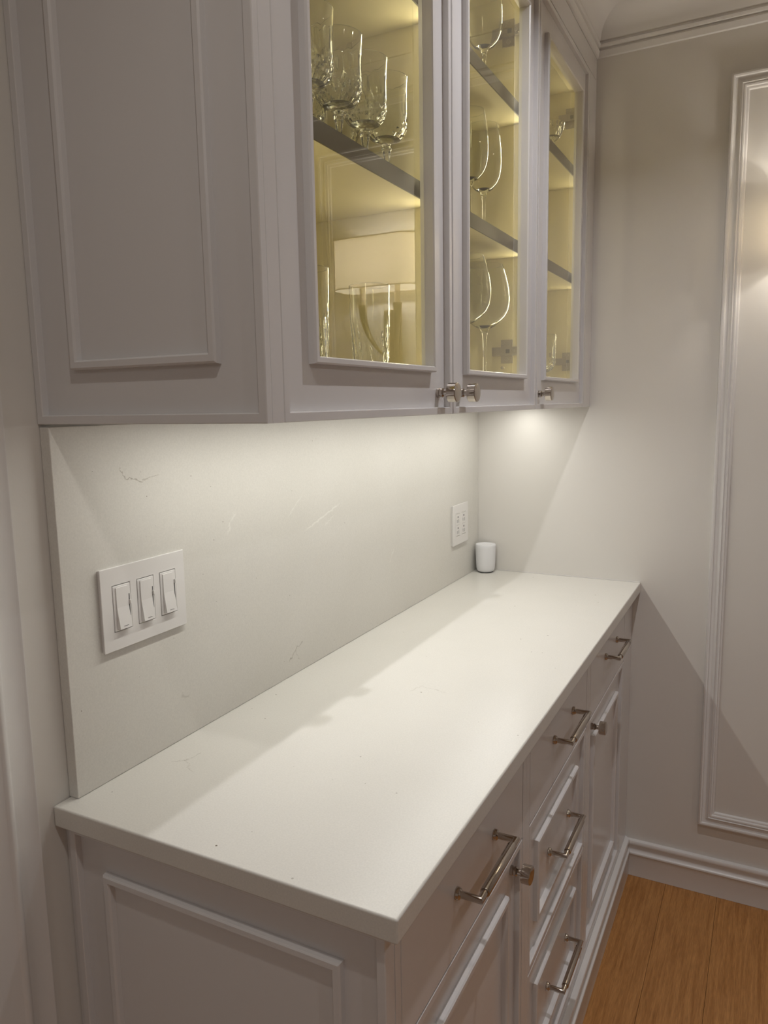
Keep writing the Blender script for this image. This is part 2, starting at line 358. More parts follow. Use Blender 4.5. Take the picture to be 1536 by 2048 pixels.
# picture-frame moulding on the far wall
PM = [(0.0, 0.0), (0.0, 0.010), (0.002, 0.0145), (0.006, 0.016), (0.0095, 0.0145), (0.011, 0.011), (0.013, 0.0105), (0.016, 0.0085), (0.020, 0.0082), (0.0235, 0.0100),
      (0.026, 0.0135), (0.0275, 0.0140), (0.0285, 0.0105), (0.0305, 0.0105), (0.033, 0.0125), (0.036, 0.0115), (0.0375, 0.0075), (0.040, 0.0072), (0.0425, 0.0055), (0.044, 0.0)]
def panel_mould(name, u0, u1, v0, v1, mp):
    bm = bmesh.new(); rings(bm, mp, u0, u1, v0, v1, PM, cap=False, backcap=False)
    return struct(link(name, bm, M_TRIM, smooth=True))
panel_mould('trim_4', 0.697, 1.222, 0.213, 2.250, mpny(L))
panel_mould('trim_5', 1.36, 2.98, 0.213, 2.250, mpny(L))
for i, (a, b) in enumerate(((-2.5, -1.1), (-0.9, 0.3), (0.5, 1.4))):
    bm = bmesh.new(); rings(bm, lambda u, v, h: (RX-h, u, v), a, b, 0.213, 2.25, PM, cap=False, backcap=False)
    struct(link('trim_%d' % (6+i), bm, M_TRIM, smooth=True))

# door casing on the left wall beside the counter
CAS = [(-0.025, 0.0), (-0.025, 0.0045), (-0.0262, 0.0062), (-0.028, 0.0062), (-0.0295, 0.0052), (-0.058, 0.0052), (-0.0600, 0.0065), (-0.0630, 0.0105),
       (-0.066, 0.0120), (-0.070, 0.0120), (-0.073, 0.0100), (-0.074, 0.0095), (-0.100, 0.0095), (-0.112, 0.009), (-0.113, 0.0)]
bm = bmesh.new(); prism(bm, CAS, 0.0, 2.358, lambda p, q, a: (q, p, a))
struct(link('trim_9', bm, M_TRIM, smooth=True))

# ================================================================ cabinet fronts
H = 0.0095   # how far lip and moulding stand proud of the field
def door_profile(margin, t, mw=0.012):
    m = margin
    return [(0.0, -t), (0.0, -0.0010), (0.0010, 0.0), (0.0102, 0.0), (0.0112, -0.0010), (0.0116, -H), (m-0.001, -H), (m-0.0002, -0.0020), (m+0.0020, 0.0),
            (m+mw-0.003, 0.0), (m+mw-0.001, -0.0030), (m+mw, -H)]
def panelled(name, mp, u0, u1, v0, v1, margin, parent, t=0.020, mat=None):
    bm = bmesh.new(); rings(bm, mp, u0, u1, v0, v1, door_profile(margin, t))
    return link(name, bm, mat or M_CAB, parent)
def slab(name, mp, u0, u1, v0, v1, parent, t=0.020):
    bm = bmesh.new(); rings(bm, mp, u0, u1, v0, v1, [(0, -t), (0, -0.001), (0.001, 0.0)])
    return link(name, bm, M_CAB, parent)
def make_handle(y0, y1, x, z, parent):
    """bar pull: two collared posts, mitred corners, thicker sleeve along the bar"""
    bm = bmesh.new(); r = 0.0050; seg = 16; ox = x+0.0335
    for y in (y0, y1):
        lathe(bm, [(0.0085, 0), (0.0085, 0.0035), (0.0078, 0.0045), (0.0078, 0.0055), (0.0060, 0.0065), (0.0048, 0.008)], 20, axis_x((x, y, z)))
    rs = []
    def ring(c, ex, ey):
        return [bm.verts.new((c[0]+r*math.sin(a)*ex, c[1]+r*math.sin(a)*ey, c[2]+r*math.cos(a))) for a in [2*math.pi*k/seg for k in range(seg)]]
    rs = [ring((x+0.004, y0, z), 0, -1), ring((ox, y0, z), 1, -1), ring((ox, y1, z), 1, 1), ring((x+0.004, y1, z), 0, 1)]
    for a, b in zip(rs, rs[1:]):
        for k in range(seg): bm.faces.new((a[k], a[(k+1) % seg], b[(k+1) % seg], b[k]))
    bm.faces.new(rs[0]); bm.faces.new(rs[-1])
    ly = y1-y0; s0, s1 = y0+0.016, y1-0.016
    mt = Matrix.Translation((ox, s0, z)) @ Matrix.Rotation(-math.pi/2, 4, 'X')
    lathe(bm, [(0.0049, 0.0), (0.0066, 0.0005), (0.0070, 0.0015), (0.0070, s1-s0-0.0015), (0.0066, s1-s0-0.0005), (0.0049, s1-s0)], 12, mt)
    return link('handle', bm, M_NICK, parent, smooth=True)
def make_knob(x, y, z, parent):
    bm = bmesh.new(); N = 48
    def flute(r, z_, a, i): return r*(1.0 - (0.018 if (int(a/(2*math.pi)*N+0.5) % 4 == 0) else 0.0)) if 9 <= i <= 12 else r
    lathe(bm, [(0.0080, 0), (0.0080, 0.0045), (0.0066, 0.0050), (0.0066, 0.0062), (0.0076, 0.0068), (0.0076, 0.0100), (0.0052, 0.0125), (0.0050, 0.0195), (0.0085, 0.0200),
               (0.0150, 0.0204), (0.0156, 0.0212), (0.0156, 0.0345), (0.0150, 0.0353), (0.0140, 0.0356)], N, axis_x((x, y, z)), flute)
    return link('knob', bm, M_NICK, parent, smooth=True)

# ---------------------------------------------------------------- base cabinets
ZT = 0.884
def base_unit(label, y0, y1):
    return thing('base_cabinet', label, 'cabinet', (0.25, (y0+y1)/2, 0.0), 'base cabinets under the worktop')
R1, R1T = 0.718, 0.872
rowz = [(0.7163, 0.8715), (0.4275, 0.7132), (0.1365, 0.4243)]
def frame(parent, y0, y1, ya, yb, zsplits):
    """face frame round an opening ya..yb with cavities between the fronts, flush at FX"""
    bm = bmesh.new()
    box(bm, FX-0.022, FX, y0, ya-0.0019, 0.0, ZT); box(bm, FX-0.022, FX, yb+0.0019, y1, 0.0, ZT)
    box(bm, FX-0.022, FX, ya-0.0019, yb+0.0019, 0.8734, ZT); box(bm, FX-0.022, FX, ya-0.0019, yb+0.0019, 0.0, 0.1345)
    return link('face_frame', bm, M_CAB, parent)
def carcass(parent, y0, y1):
    bm = bmesh.new(); box(bm, 0.012, FX-0.0225, y0+0.0002, y1-0.0002, 0.0, ZT-0.0005)
    return link('carcass', bm, M_CAB, parent)
# near unit
u = base_unit('near white base cabinet with panelled end, one plain drawer over a panelled door', 0.012, 0.531)
bm = bmesh.new(); box(bm, 0.012, FX-0.0225, 0.0345, 0.5308, 0.0, ZT-0.0005); link('carcass', bm, M_CAB, u)
frame(u, 0.0343, 0.531, 0.0495, 0.510, None)
panelled('end_panel', mpny(0.012), 0.012, 0.4945, 0.0005, ZT-0.0006, 0.058, u, t=0.022)
boxobj('scribe_strip', (0.0003, 0.0118, 0.018, 0.030, 0.0005, ZT-0.0006), M_CAB, u)
d = slab('drawer', mpx(FX), 0.0495, 0.510, *rowz[0], u); make_handle(0.214, 0.364, FX, 0.803, d)
d = panelled('door', mpx(FX), 0.0495, 0.510, 0.136, 0.7135, 0.065, u); make_knob(FX-H, 0.478, 0.674, d)
# middle unit
u = base_unit('middle white base cabinet with a plain drawer over two panelled deep drawers', 0.531, 1.012)
carcass(u, 0.531, 1.012); frame(u, 0.5312, 1.0118, 0.552, 0.993, None)
d = slab('drawer', mpx(FX), 0.552, 0.993, *rowz[0], u); make_handle(0.708, 0.858, FX, 0.806, d)
d = panelled('drawer', mpx(FX), 0.552, 0.993, *rowz[1], 0.063, u); make_handle(0.716, 0.870, FX-H, 0.569, d)
d = panelled('drawer', mpx(FX), 0.552, 0.993, *rowz[2], 0.063, u); make_handle(0.718, 0.872, FX-H, 0.276, d)
# far unit
u = base_unit('far white base cabinet against the end wall, one plain drawer over a panelled door', 1.012, L)
carcass(u, 1.012, L-0.001); frame(u, 1.0122, L-0.0006, 1.033, 1.470, None)
d = slab('drawer', mpx(FX), 1.033, 1.470, *rowz[0], u); make_handle(1.198, 1.346, FX, 0.814, d)
d = panelled('door', mpx(FX), 1.033, 1.470, 0.136, 0.7135, 0.065, u); make_knob(FX-H, 1.094, 0.674, d)
# plinth moulding along the foot of the base cabinets
o = base_run('cabinet_plinth', [(FX+0.0003, L-0.0005, 1, -1), (FX+0.0003, 0.0117, 1, -1), (0.013, 0.0117, 0, -1)], [(d, z+0.0004+(0.006 if z > 0.05 else 0)) for d, z in BASE], M_TRIM, kind=None)
tag(o, 'white moulded plinth board along the foot of the base cabinets', 'plinth')

# ---------------------------------------------------------------- worktop and backsplash
bm = bmesh.new(); box(bm, 0.0006, 0.516, 0.0, L-0.0006, 0.8845, 0.914)
o = link('countertop', bm, M_QUARTZ, bevel=0.0028); tag(o, 'long white speckled quartz worktop over the base cabinets', 'countertop')
bm = bmesh.new(); box(bm, 0.0006, 0.0177, 0.0272, L-0.0006, 0.9143, 1.4185)
o = link('backsplash', bm, M_QUARTZ, bevel=0.0012); tag(o, 'tall white quartz slab backsplash behind the worktop', 'backsplash')
# caulk line between worktop and end wall
o = boxobj('caulk_line', (0.018, 0.514, L-0.0026, L-0.0002, 0.9142, 0.9160), M_TRIM, None); struct(o); o.name = 'trim_10'

# ---------------------------------------------------------------- upper cabinets
UX = 0.359; UB = 1.422; UT = 2.301; IN = 0.335
def glass_door(parent, y0, y1, knob_y):
    m = 0.066
    bm = bmesh.new()
    prof = [(0.0, -0.0215), (0.0, -0.0010), (0.0010, 0.0), (0.0102, 0.0), (0.0112, -0.0010), (0.0116, -H), (m, -H), (m+0.0004, -0.0015), (m+0.0022, 0.0012),
            (m+0.0075, 0.0012), (m+0.0090, -0.0010), (m+0.0092, -0.0215)]
    rings(bm, mpx(UX), y0, y1, UB, UT, prof, cap=False, backcap=False, loop=True)
    d = link('glass_door', bm, M_CAB, parent)
    g = m+0.0085
    bm = bmesh.new(); xg = UX-0.0155
    box(bm, xg, xg+0.0001, y0+g, y1-g, UB+g, UT-g)
    # thin sheet: one face is enough for the mirror-like pane
    bm.free(); bm = bmesh.new()
    vs = [bm.verts.new(c) for c in ((xg, y0+g, UB+g), (xg, y1-g, UB+g), (xg, y1-g, UT-g), (xg, y0+g, UT-g))]; bm.faces.new(vs)
    link('glass_pane', bm, M_PANE, d)
    if knob_y: make_knob(UX-H, knob_y, 1.4565, d)
    return d
def hinge(parent, y, z, s=-1):
    """concealed hinge mounting on a cabinet side, seen edge-on to the door; sticks out along s*y"""
    bm = bmesh.new()
    def bx(x0, x1, h0, h1, z0, z1):
        a, b = sorted((y+s*h0, y+s*h1)); box(bm, x0, x1, a, b, z0, z1)
    bx(0.280, 0.306, 0.0003, 0.0045, z-0.026, z+0.026)          # mounting wing
    bx(0.262, 0.322, 0.0045, 0.0125, z-0.0095, z+0.0095)       # arm
    bx(0.262, 0.283, 0.0125, 0.0140, z-0.0085, z+0.0085)
    bx(0.318, 0.334, 0.0045, 0.0180, z-0.0080, z+0.0080)       # toward the door cup
    mt = lambda cx, cz, h: Matrix.Translation((cx, y+s*h, cz)) @ Matrix.Rotation(math.radians(90)*(1 if s < 0 else -1), 4, 'X')
    for cx, cz, h in ((0.293, z-0.018, 0.0045), (0.295, z+0.018, 0.0045), (0.311, z, 0.0125), (0.285, z+0.018, 0.0045)):
        lathe(bm, [(0.0048, 0.0), (0.0048, 0.0012), (0.0034, 0.0016), (0.0030, 0.0008), (0.0012, 0.0008), (0.0, 0.0008)], 16, mt(cx, cz, h))
    o = link('hinge', bm, M_HINGE, parent)
    bm = bmesh.new(); a, b = sorted((y+s*0.0126, y+s*0.0130)); box(bm, 0.294, 0.303, a, b, z-0.0045, z+0.0045)
    link('adjusting_slot', bm, M_GREY, o)
def upper_unit(label, y0, y1, fy0, fy1, dy0, dy1, knob_y, hinge_side, near=False, far=False):
    """y0..y1 carcass, fy0/fy1 face frame extents, dy0/dy1 the door"""
    u = thing('upper_cabinet', label, 'cabinet', (0.0, (y0+y1)/2, UB), 'glass fronted upper cabinets')
    th = 0.009 if not near else 0.009
    bm = bmesh.new()
    top = 2.357
    box(bm, 0.0005, 0.012, y0, y1, UB+0.012, top)                      # back
    ya = y0 + (0.0 if not near else 0.0)
    box(bm, 0.012, IN, y0, y0+th, UB+0.012, top)                       # sides
    box(bm, 0.012, IN, y1-th, y1, UB+0.012, top)
    box(bm, 0.012, IN, y0+th, y1-th, UB+0.012, UB+0.030)               # bottom
    box(bm, 0.012, IN, y0+th, y1-th, 2.286, top)                       # top
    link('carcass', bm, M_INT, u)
    bm = bmesh.new()
    if near:  box(bm, IN+0.0003, UX, 0.0356, dy0-0.0012, UB, UT)
    if far:   box(bm, IN+0.0003, UX, dy1+0.0012, fy1, UB, UT)
    if not near: box(bm, IN+0.0003, UX-0.003, fy0, dy0-0.0012, UB, UT)
    if not far and dy1+0.0012 < fy1: box(bm, IN+0.0003, UX-0.003, dy1+0.0012, fy1, UB, UT)
    box(bm, IN+0.0003, UX, 0.0356 if near else fy0, fy1, UT+0.0015, top)                   # frieze board
    link('face_frame', bm, M_CAB, u)
    for z in (1.755, 2.031):
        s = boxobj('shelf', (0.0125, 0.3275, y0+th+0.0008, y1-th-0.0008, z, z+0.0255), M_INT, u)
        boxobj('shaded_edge', (0.3276, 0.3300, y0+th+0.0008, y1-th-0.0008, z, z+0.0255), M_EDGE, s)  # shelf front painted dark for the shade it lies in
    for yc, sgn in ((y0+th, 1), (y1-th, -1)):       # vertical LED strips just behind the stiles, one per bay
        for za, zb in ((UB+0.045, 1.745), (1.790, 2.021), (2.066, 2.278)):
            bm = bmesh.new(); ya_, yb_ = sorted((yc+sgn*0.0003, yc+sgn*0.0050)); box(bm, 0.3215, 0.3290, ya_, yb_, za, zb)
            st = link('led_strip', bm, M_HINGE, u)
            yl = yc+sgn*0.0053
            bm = bmesh.new(); vs = [bm.verts.new(c) for c in ((0.3220, yl, za+0.002), (0.3285, yl, za+0.002), (0.3285, yl, zb-0.002), (0.3220, yl, zb-0.002))]; bm.faces.new(vs)
            link('led_diffuser', bm, M_STRIP, st)
    glass_door(u, dy0, dy1, knob_y)
    if hinge_side:
        yy = y1-th if hinge_side > 0 else y0+th
        for z in (1.552, 2.215): hinge(u, yy, z, -1 if hinge_side > 0 else 1)
    return u
u = upper_unit('nearest glass-door upper cabinet, with panelled outer side and cut goblets inside', 0.0355, 0.5468, 0.0255, 0.5468, 0.058, 0.5445, 0.503, -1, near=True)
panelled('side_panel', mpny(0.0252), 0.0006, UX, UB, 2.357, 0.066, u, t=0.0100)
bm = bmesh.new(); box(bm, 0.012, IN, 0.0355, 0.5466, UB+0.0085, UB+0.0118); link('bottom_board', bm, M_CAB, u)
pin_parent = upper_unit('middle glass-door upper cabinet, between two others, with tall wine glasses inside', 0.5472, 1.0425, 0.5472, 1.0425, 0.5487, 1.0395, 0.593, 1)
bm = bmesh.new(); box(bm, 0.012, IN, 0.5485, 1.0425, UB+0.0085, UB+0.0118); link('bottom_board', bm, M_CAB, pin_parent)
u3 = upper_unit('farthest glass-door upper cabinet, against the end wall, nearly empty shelves', 1.043, L-0.0008, 1.043, L-0.0008, 1.0445, 1.516, 1.083, 1, far=True)
bm = bmesh.new(); box(bm, 0.012, IN, 1.043, L-0.0008, UB+0.0085, UB+0.0118); link('bottom_board', bm, M_CAB, u3)
bm = bmesh.new(); lathe(bm, [(0.0022, 0), (0.0022, 0.011), (0.0035, 0.0115), (0.0035, 0.0135), (0.0, 0.0140)], 12, Matrix.Translation((0.286, 1.0333, 1.516)) @ Matrix.Rotation(math.pi/2, 4, 'X'))
link('shelf_pin', bm, M_HINGE, pin_parent)

# LED bar under the upper cabinets
t = thing('light_bar', 'slim lit light bar under the upper cabinets above the worktop', 'light', (0.18, 0.81, 1.4303))
boxobj('housing', (0.1715, 0.1885, 0.11, 1.55, 1.4285, 1.4303), M_HINGE, t)
boxobj('diffuser', (0.174, 0.186, 0.12, 1.54, 1.4273, 1.4284), M_LED, t)

# ---------------------------------------------------------------- ceiling downlights (outside the frame, light the scene)
for i, (x, y, p) in enumerate(LAMPS):
    place = ['above the aisle by the middle base cabinet', 'above the near end of the worktop aisle', 'in the middle of the room', 'in the room centre, second of the row',
             'at the back of the room', 'near the left wall at the back of the room'][i]
    t = thing('ceiling_light', 'round white recessed ceiling light ' + place, 'light', (x, y, CEIL), 'recessed ceiling lights')
    bm = bmesh.new()
    lathe(bm, [(0.034, -0.0002), (0.052, -0.0002), (0.052, -0.003), (0.048, -0.005), (0.038, -0.0055), (0.034, -0.004)], 32, Matrix.Translation((x, y, CEIL)), loop=True)
    link('trim_ring', bm, M_TRIM, t, smooth=True)
    bm = bmesh.new(); lathe(bm, [(0.0335, -0.0010), (0.0335, -0.0025), (0.0, -0.0025)], 32, Matrix.Translation((x, y, CEIL)))
    link('lens', bm, M_LENS, t)

# ---------------------------------------------------------------- switch and outlet plates on the backsplash
BX = 0.0177
def plate_with_holes(u0, u1, v0, v1, holes, x0, x1):
    us = sorted({u0, u1, *[h[0] for h in holes], *[h[1] for h in holes]}); vs = sorted({v0, v1, *[h[2] for h in holes], *[h[3] for h in holes]})
    bm = bmesh.new()
    def hole(a, b): return any(h[0] <= a < h[1] and h[2] <= b < h[3] for h in holes)
    cells = [(i, j) for i in range(len(us)-1) for j in range(len(vs)-1) if not hole(us[i], vs[j])]
    vert = {}
    def g(i, j, k):
        if (i, j, k) not in vert: vert[(i, j, k)] = bm.verts.new((x1 if k else x0, us[i], vs[j]))
        return vert[(i, j, k)]
    cs = set(cells)
    for i, j in cells:
        for k in (0, 1): bm.faces.new((g(i, j, k), g(i+1, j, k), g(i+1, j+1, k), g(i, j+1, k)))
        for (di, dj), e in (((-1, 0), ((i, j), (i, j+1))), ((1, 0), ((i+1, j), (i+1, j+1))), ((0, -1), ((i, j), (i+1, j))), ((0, 1), ((i, j+1), (i+1, j+1)))):
            if (i+di, j+dj) not in cs:
                a, b = e; bm.faces.new((g(*a, 0), g(*b, 0), g(*b, 1), g(*a, 1)))
    return bm
y0, y1, z0, z1 = 0.0845, 0.2503, 1.1013, 1.2207
t = thing('light_switch', 'white triple light switch plate on the near end of the backsplash', 'switch', (BX, (y0+y1)/2, z0))
boxobj('backing_plate', (BX+0.0002, BX+0.0028, y0+0.0015, y1-0.0015, z0+0.0015, z1-0.0015), M_PLATE, t)
cs = [(y0+y1)/2+k*0.046 for k in (-1, 0, 1)]; zc = (z0+z1)/2
holes = [(c-0.0168, c+0.0168, zc-0.0335, zc+0.0335) for c in cs]
bm = plate_with_holes(y0, y1, z0, z1, holes, BX+0.0034, BX+0.0066)
link('wall_plate', bm, M_PLATE, t, bevel=0.0009)
bm = bmesh.new()
for a, b, c, d in holes: box(bm, BX+0.0028, BX+0.0034, a-0.002, b+0.002, c-0.002, d+0.002)
link('shadow_gap', bm, M_GREY, t)
for k, c in enumerate(cs):
    fr = boxobj('switch_frame', (BX+0.0036, BX+0.0072, c-0.0160, c+0.0160, zc-0.0327, zc+0.0327), M_PLATE, t, bevel=0.0010)
    bm = bmesh.new()       # rocker paddle: flat upper half, lower half tipped outward
    X = BX+0.0073
    prism(bm, [(X, zc+0.0300), (X+0.0014, zc+0.0298), (X+0.0016, zc+0.001), (X+0.0062, zc-0.0296), (X, zc-0.0300)], c-0.0118, c+0.0098, lambda p, q, a: (p, a, q))
    rk = link('rocker', bm, M_PLATE, t)
    boxobj('engraved_line', (X+0.0059, X+0.00605, c-0.0050, c+0.0035, zc-0.0263, zc-0.0258), M_GREY, rk).hide_render = False
    boxobj('dimmer_slot', (X+0.0000, X+0.0002, c+0.0122, c+0.0138, zc-0.015, zc+0.017), M_GREY, fr)
    sz = [0.002, 0.005, 0.012][k]
    boxobj('dimmer_slider', (X+0.0003, X+0.0034, c+0.0118, c+0.0142, zc+sz, zc+sz+0.0062), M_PLATE, fr, bevel=0.0004)

y0, y1, z0, z1 = 1.3702, 1.4897, 1.0245, 1.1435
t = thing('power_outlet', 'white double outlet plate at the far end of the backsplash', 'outlet', (BX, (y0+y1)/2, z0))
boxobj('backing_plate', (BX+0.0002, BX+0.0028, y0+0.0015, y1-0.0015, z0+0.0015, z1-0.0015), M_PLATE, t)
cs = [(y0+y1)/2+k*0.023 for k in (-1, 1)]; zc = (z0+z1)/2
holes = [(c-0.0168, c+0.0168, zc-0.0335, zc+0.0335) for c in cs]
link('wall_plate', plate_with_holes(y0, y1, z0, z1, holes, BX+0.0034, BX+0.0066), M_PLATE, t, bevel=0.0009)
for c in cs:
    rc = boxobj('receptacle', (BX+0.0030, BX+0.0070, c-0.0163, c+0.0163, zc-0.0330, zc+0.0330), M_PLATE, t, bevel=0.0008)
    bm = bmesh.new(); X = BX+0.0070
    for q in (0.0165, -0.0165):
        box(bm, X, X+0.0002, c-0.0075, c-0.0055, zc+q-0.010, zc+q-0.001)
        box(bm, X, X+0.0002, c+0.0050, c+0.0070, zc+q-0.011, zc+q-0.001)
        lathe(bm, [(0.0030, 0), (0.0030, 0.0003), (0.0, 0.0003)], 12, axis_x((X, c, zc+q+0.0065)))
    link('socket_slots', bm, M_GREY, rc)
    bm = bmesh.new()
    for q in (0.0315, -0.0005, -0.0320): box(bm, X-0.0001, X+0.0001, c-0.012, c+0.012, zc+q-0.00025, zc+q+0.00025)
    link('moulded_line', bm, M_HINGE, rc, kind='stuff')

# ---------------------------------------------------------------- small white device in the corner
cx_, cy_ = 0.0560, 1.5590
t = thing('smart_speaker', 'small white rounded cylinder device standing in the back corner of the worktop', 'device', (cx_, cy_, 0.914))
bm = bmesh.new(); mt = Matrix.Translation((cx_, cy_, 0.9145))
lathe(bm, [(0.0, 0.002), (0.022, 0.002), (0.0265, 0.006), (0.0285, 0.012), (0.0300, 0.030), (0.0315, 0.078), (0.0318, 0.084), (0.0305, 0.0875), (0.0285, 0.0865), (0.020, 0.0855), (0.0, 0.085)], 48, mt)
link('shell', bm, M_DEV, t, smooth=True)
bm = bmesh.new(); lathe(bm, [(0.021, 0.0), (0.0235, 0.001), (0.0235, 0.0019), (0.0, 0.0019)], 32, mt); link('rubber_foot', bm, M_GREY, t)

# ---------------------------------------------------------------- wall sconce on the far wall (just right of the frame, mirrored in the door glass)
SX = 0.958
t = thing('wall_sconce', 'lit twin-candle wall sconce with rounded linen shade inside the far wall moulding', 'lamp', (SX, L, 1.60))
bm = bmesh.new()
def rrect(hx, hy, r, z, cx, cy, seg=8):
    out = []
    for qx, qy, a0 in ((1, 1, 0), (-1, 1, 90), (-1, -1, 180), (1, -1, 270)):
        for k in range(seg+1):
            a = math.radians(a0+90*k/seg); out.append((cx+qx*(hx-r)+r*math.cos(a), cy+qy*(hy-r)+r*math.sin(a), z))
    return out
sy = L-0.095
o1 = [bm.verts.new(p) for p in rrect(0.140, 0.065, 0.045, 1.792, SX, sy)]; o2 = [bm.verts.new(p) for p in rrect(0.140, 0.065, 0.045, 1.940, SX, sy)]
for i in range(len(o1)): bm.faces.new((o1[i], o1[(i+1) % len(o1)], o2[(i+1) % len(o1)], o2[i]))
link('lamp_shade', bm, M_SHADE, t, smooth=True)
for z in (1.7915, 1.9385):
    bm = bmesh.new()
    a = [bm.verts.new(p) for p in rrect(0.1408, 0.0658, 0.045, z, SX, sy)]; b = [bm.verts.new(p) for p in rrect(0.1408, 0.0658, 0.045, z+0.003, SX, sy)]
    for i in range(len(a)): bm.faces.new((a[i], a[(i+1) % len(a)], b[(i+1) % len(a)], b[i]))
    link('shade_rim', bm, M_CANDLE, t, smooth=True)
boxobj('back_plate', (SX-0.030, SX+0.030, L-0.012, L-0.0003, 1.56, 1.74), M_BRASS, t, bevel=0.003)
for s in (-1, 1):
    cxs = SX+s*0.061; bm = bmesh.new()
    lathe(bm, [(0.009, 0.0), (0.009, 0.10), (0.006, 0.104), (0.0, 0.104)], 20, Matrix.Translation((cxs, sy, 1.748)))
    link('candle_sleeve', bm, M_CANDLE, t, smooth=True)
    # tapering fluted horn that curves back to the plate
    bm = bmesh.new(); prev = None; seg = 16; K = 14
    for i in range(K+1):
        f = i/K; r = 0.0135*(1-f)+0.0060*f + (0.001 if i == 0 else 0)
        px = cxs + (SX+s*0.016-cxs)*(f**2.2); py = sy + (L-0.010-sy)*(f**3); pz = 1.7475-0.165*f
        ring = [bm.verts.new((px+r*math.cos(2*math.pi*k/seg), py+r*math.sin(2*math.pi*k/seg), pz)) for k in range(seg)]
        if prev:
            for k in range(seg): bm.faces.new((prev[k], prev[(k+1) % seg], ring[(k+1) % seg], ring[k]))
        else: bm.faces.new(ring)
        prev = ring
    bm.faces.new(prev); link('arm', bm, M_BRASS, t, smooth=True)
    bm = bmesh.new(); lathe(bm, [(0.0, 0.0), (0.006, 0.001), (0.009, 0.012), (0.007, 0.028), (0.002, 0.042), (0.0, 0.043)], 16, Matrix.Translation((cxs, sy, 1.853)))
    link('bulb', bm, emit('bulb_glow', (1.0, 0.86, 0.66), 30.0), t, smooth=True)
    pl = bpy.data.lights.new('sconce_lamp', 'POINT'); pl.energy = P_SCONCE; pl.color = (1.0, 0.94, 0.85); pl.shadow_soft_size = 0.012
    po = bpy.data.objects.new('sconce_lamp', pl); COL.objects.link(po); po.location = (cxs, sy, 1.862)

# ================================================================ glassware
def shell(outer, wall, zin):
    """closed lathe profile: outer silhouette up, inner wall back down to the bowl floor zin"""
    top = outer[-1]; inner = []
    for r, z in reversed(outer):
        if z < zin: break
        inner.append((max(r-wall, 0.001), z))
    return outer + [(top[0]-wall*0.5, top[1]+wall*0.4)] + inner + [(0.0, zin)]
def place_glass(name, label, cat, loc, build, mat, group, proto={}):
    root = thing(name, label, cat, loc, group)
    key = build.__name__
    for part, me in build_cache(key, build, mat):
        o = bpy.data.objects.new(part, me); COL.objects.link(o); o.parent = root
    return root
_cache = {}
def build_cache(key, build, mat):
    if key not in _cache:
        out = []
        for part, bm in build():
            me = bpy.data.meshes.new(key+'_'+part); bmesh.ops.recalc_face_normals(bm, faces=bm.faces[:]); bm.to_mesh(me); bm.free(); me.materials.append(mat)
            for p in me.polygons: p.use_smooth = True
            try: me.set_sharp_from_angle(angle=math.radians(22))
            except Exception: pass
            out.append((part, me))
        _cache[key] = out
    return _cache[key]
def goblet():
    # foot and faceted stem
    bm = bmesh.new(); N = 8*6
    lathe(bm, [(0.0, 0.0), (0.0300, 0.0), (0.0305, 0.0015), (0.0260, 0.0035), (0.0100, 0.0060), (0.0050, 0.0110), (0.0040, 0.0220), (0.0046, 0.0340), (0.0066, 0.0450), (0.0090, 0.0510), (0.0062, 0.0545),
               (0.0075, 0.0575), (0.0, 0.0576)], N, None, lambda r, z, a, i: r*(1-0.10*(0.5-0.5*math.cos(6*a))) if 5 <= i <= 9 else r)
    yield 'stem', bm
    bm = bmesh.new(); NB = 96
    out = [(0.0, 0.0577), (0.0090, 0.0585), (0.0160, 0.0610), (0.0225, 0.0650), (0.0270, 0.0690), (0.0295, 0.0730), (0.0312, 0.0770), (0.0322, 0.0810), (0.0328, 0.0850), (0.0331, 0.0890)]
    out += [(0.0331-0.0000*k, 0.089+0.0055*k) for k in range(1, 7)] + [(0.0334, 0.1270), (0.0338, 0.1350), (0.0343, 0.1440), (0.0350, 0.1520)]
    prof = shell(out, 0.0016, 0.0640); no = len(out)
    def cut(r, z, a, i):
        if i >= no: return r
        if z < 0.092 and r > 0.01:        # crossing wedge cuts
            c = abs(math.sin(8*a+z*190))*abs(math.sin(8*a-z*190)); return r-0.0016+0.0022*c
        if z < 0.123: return r-0.0007*(0.5+0.5*math.cos(16*a))    # upright flutes
        return r
    lathe(bm, prof, NB, None, cut)
    yield 'bowl', bm
def tumbler():
    bm = bmesh.new(); NB = 96
    out = [(0.0, 0.0), (0.0230, 0.0), (0.0250, 0.002)]
    for k in range(0, 29): z = 0.006+k*0.005; out.append((0.0255+0.0055*min(1, z/0.13)**0.8, z))
    out += [(0.0312, 0.152), (0.0314, 0.160), (0.0315, 0.1650)]
    prof = shell(out, 0.0017, 0.0140); no = len(out)
    def cut(r, z, a, i):
        if i >= no or i < 3: return r
        k = max(0.0, min(1.0, (0.125-z)/0.03))
        return r-0.0015*k*abs(math.sin(9*a+z*38))
    lathe(bm, prof, NB, None, cut); yield 'body', bm
def big_wine():
    bm = bmesh.new()
    lathe(bm, [(0.0, 0.0), (0.0420, 0.0), (0.0424, 0.0012), (0.0300, 0.0030), (0.0100, 0.0060), (0.0045, 0.0120), (0.0034, 0.0300), (0.0032, 0.0900), (0.0040, 0.1200), (0.0062, 0.1360), (0.0100, 0.1420), (0.0, 0.1421)], 32)
    yield 'stem', bm
    bm = bmesh.new()
    out = [(0.0, 0.1422), (0.0105, 0.1428), (0.0220, 0.1490), (0.0340, 0.1580), (0.0430, 0.1680), (0.0490, 0.1800), (0.0520, 0.1930), (0.0526, 0.2060), (0.0515, 0.2200), (0.0490, 0.2350), (0.0455, 0.2500), (0.0415, 0.2640), (0.0385, 0.2740)]
    lathe(bm, shell(out, 0.0011, 0.1450), 64); yield 'bowl', bm
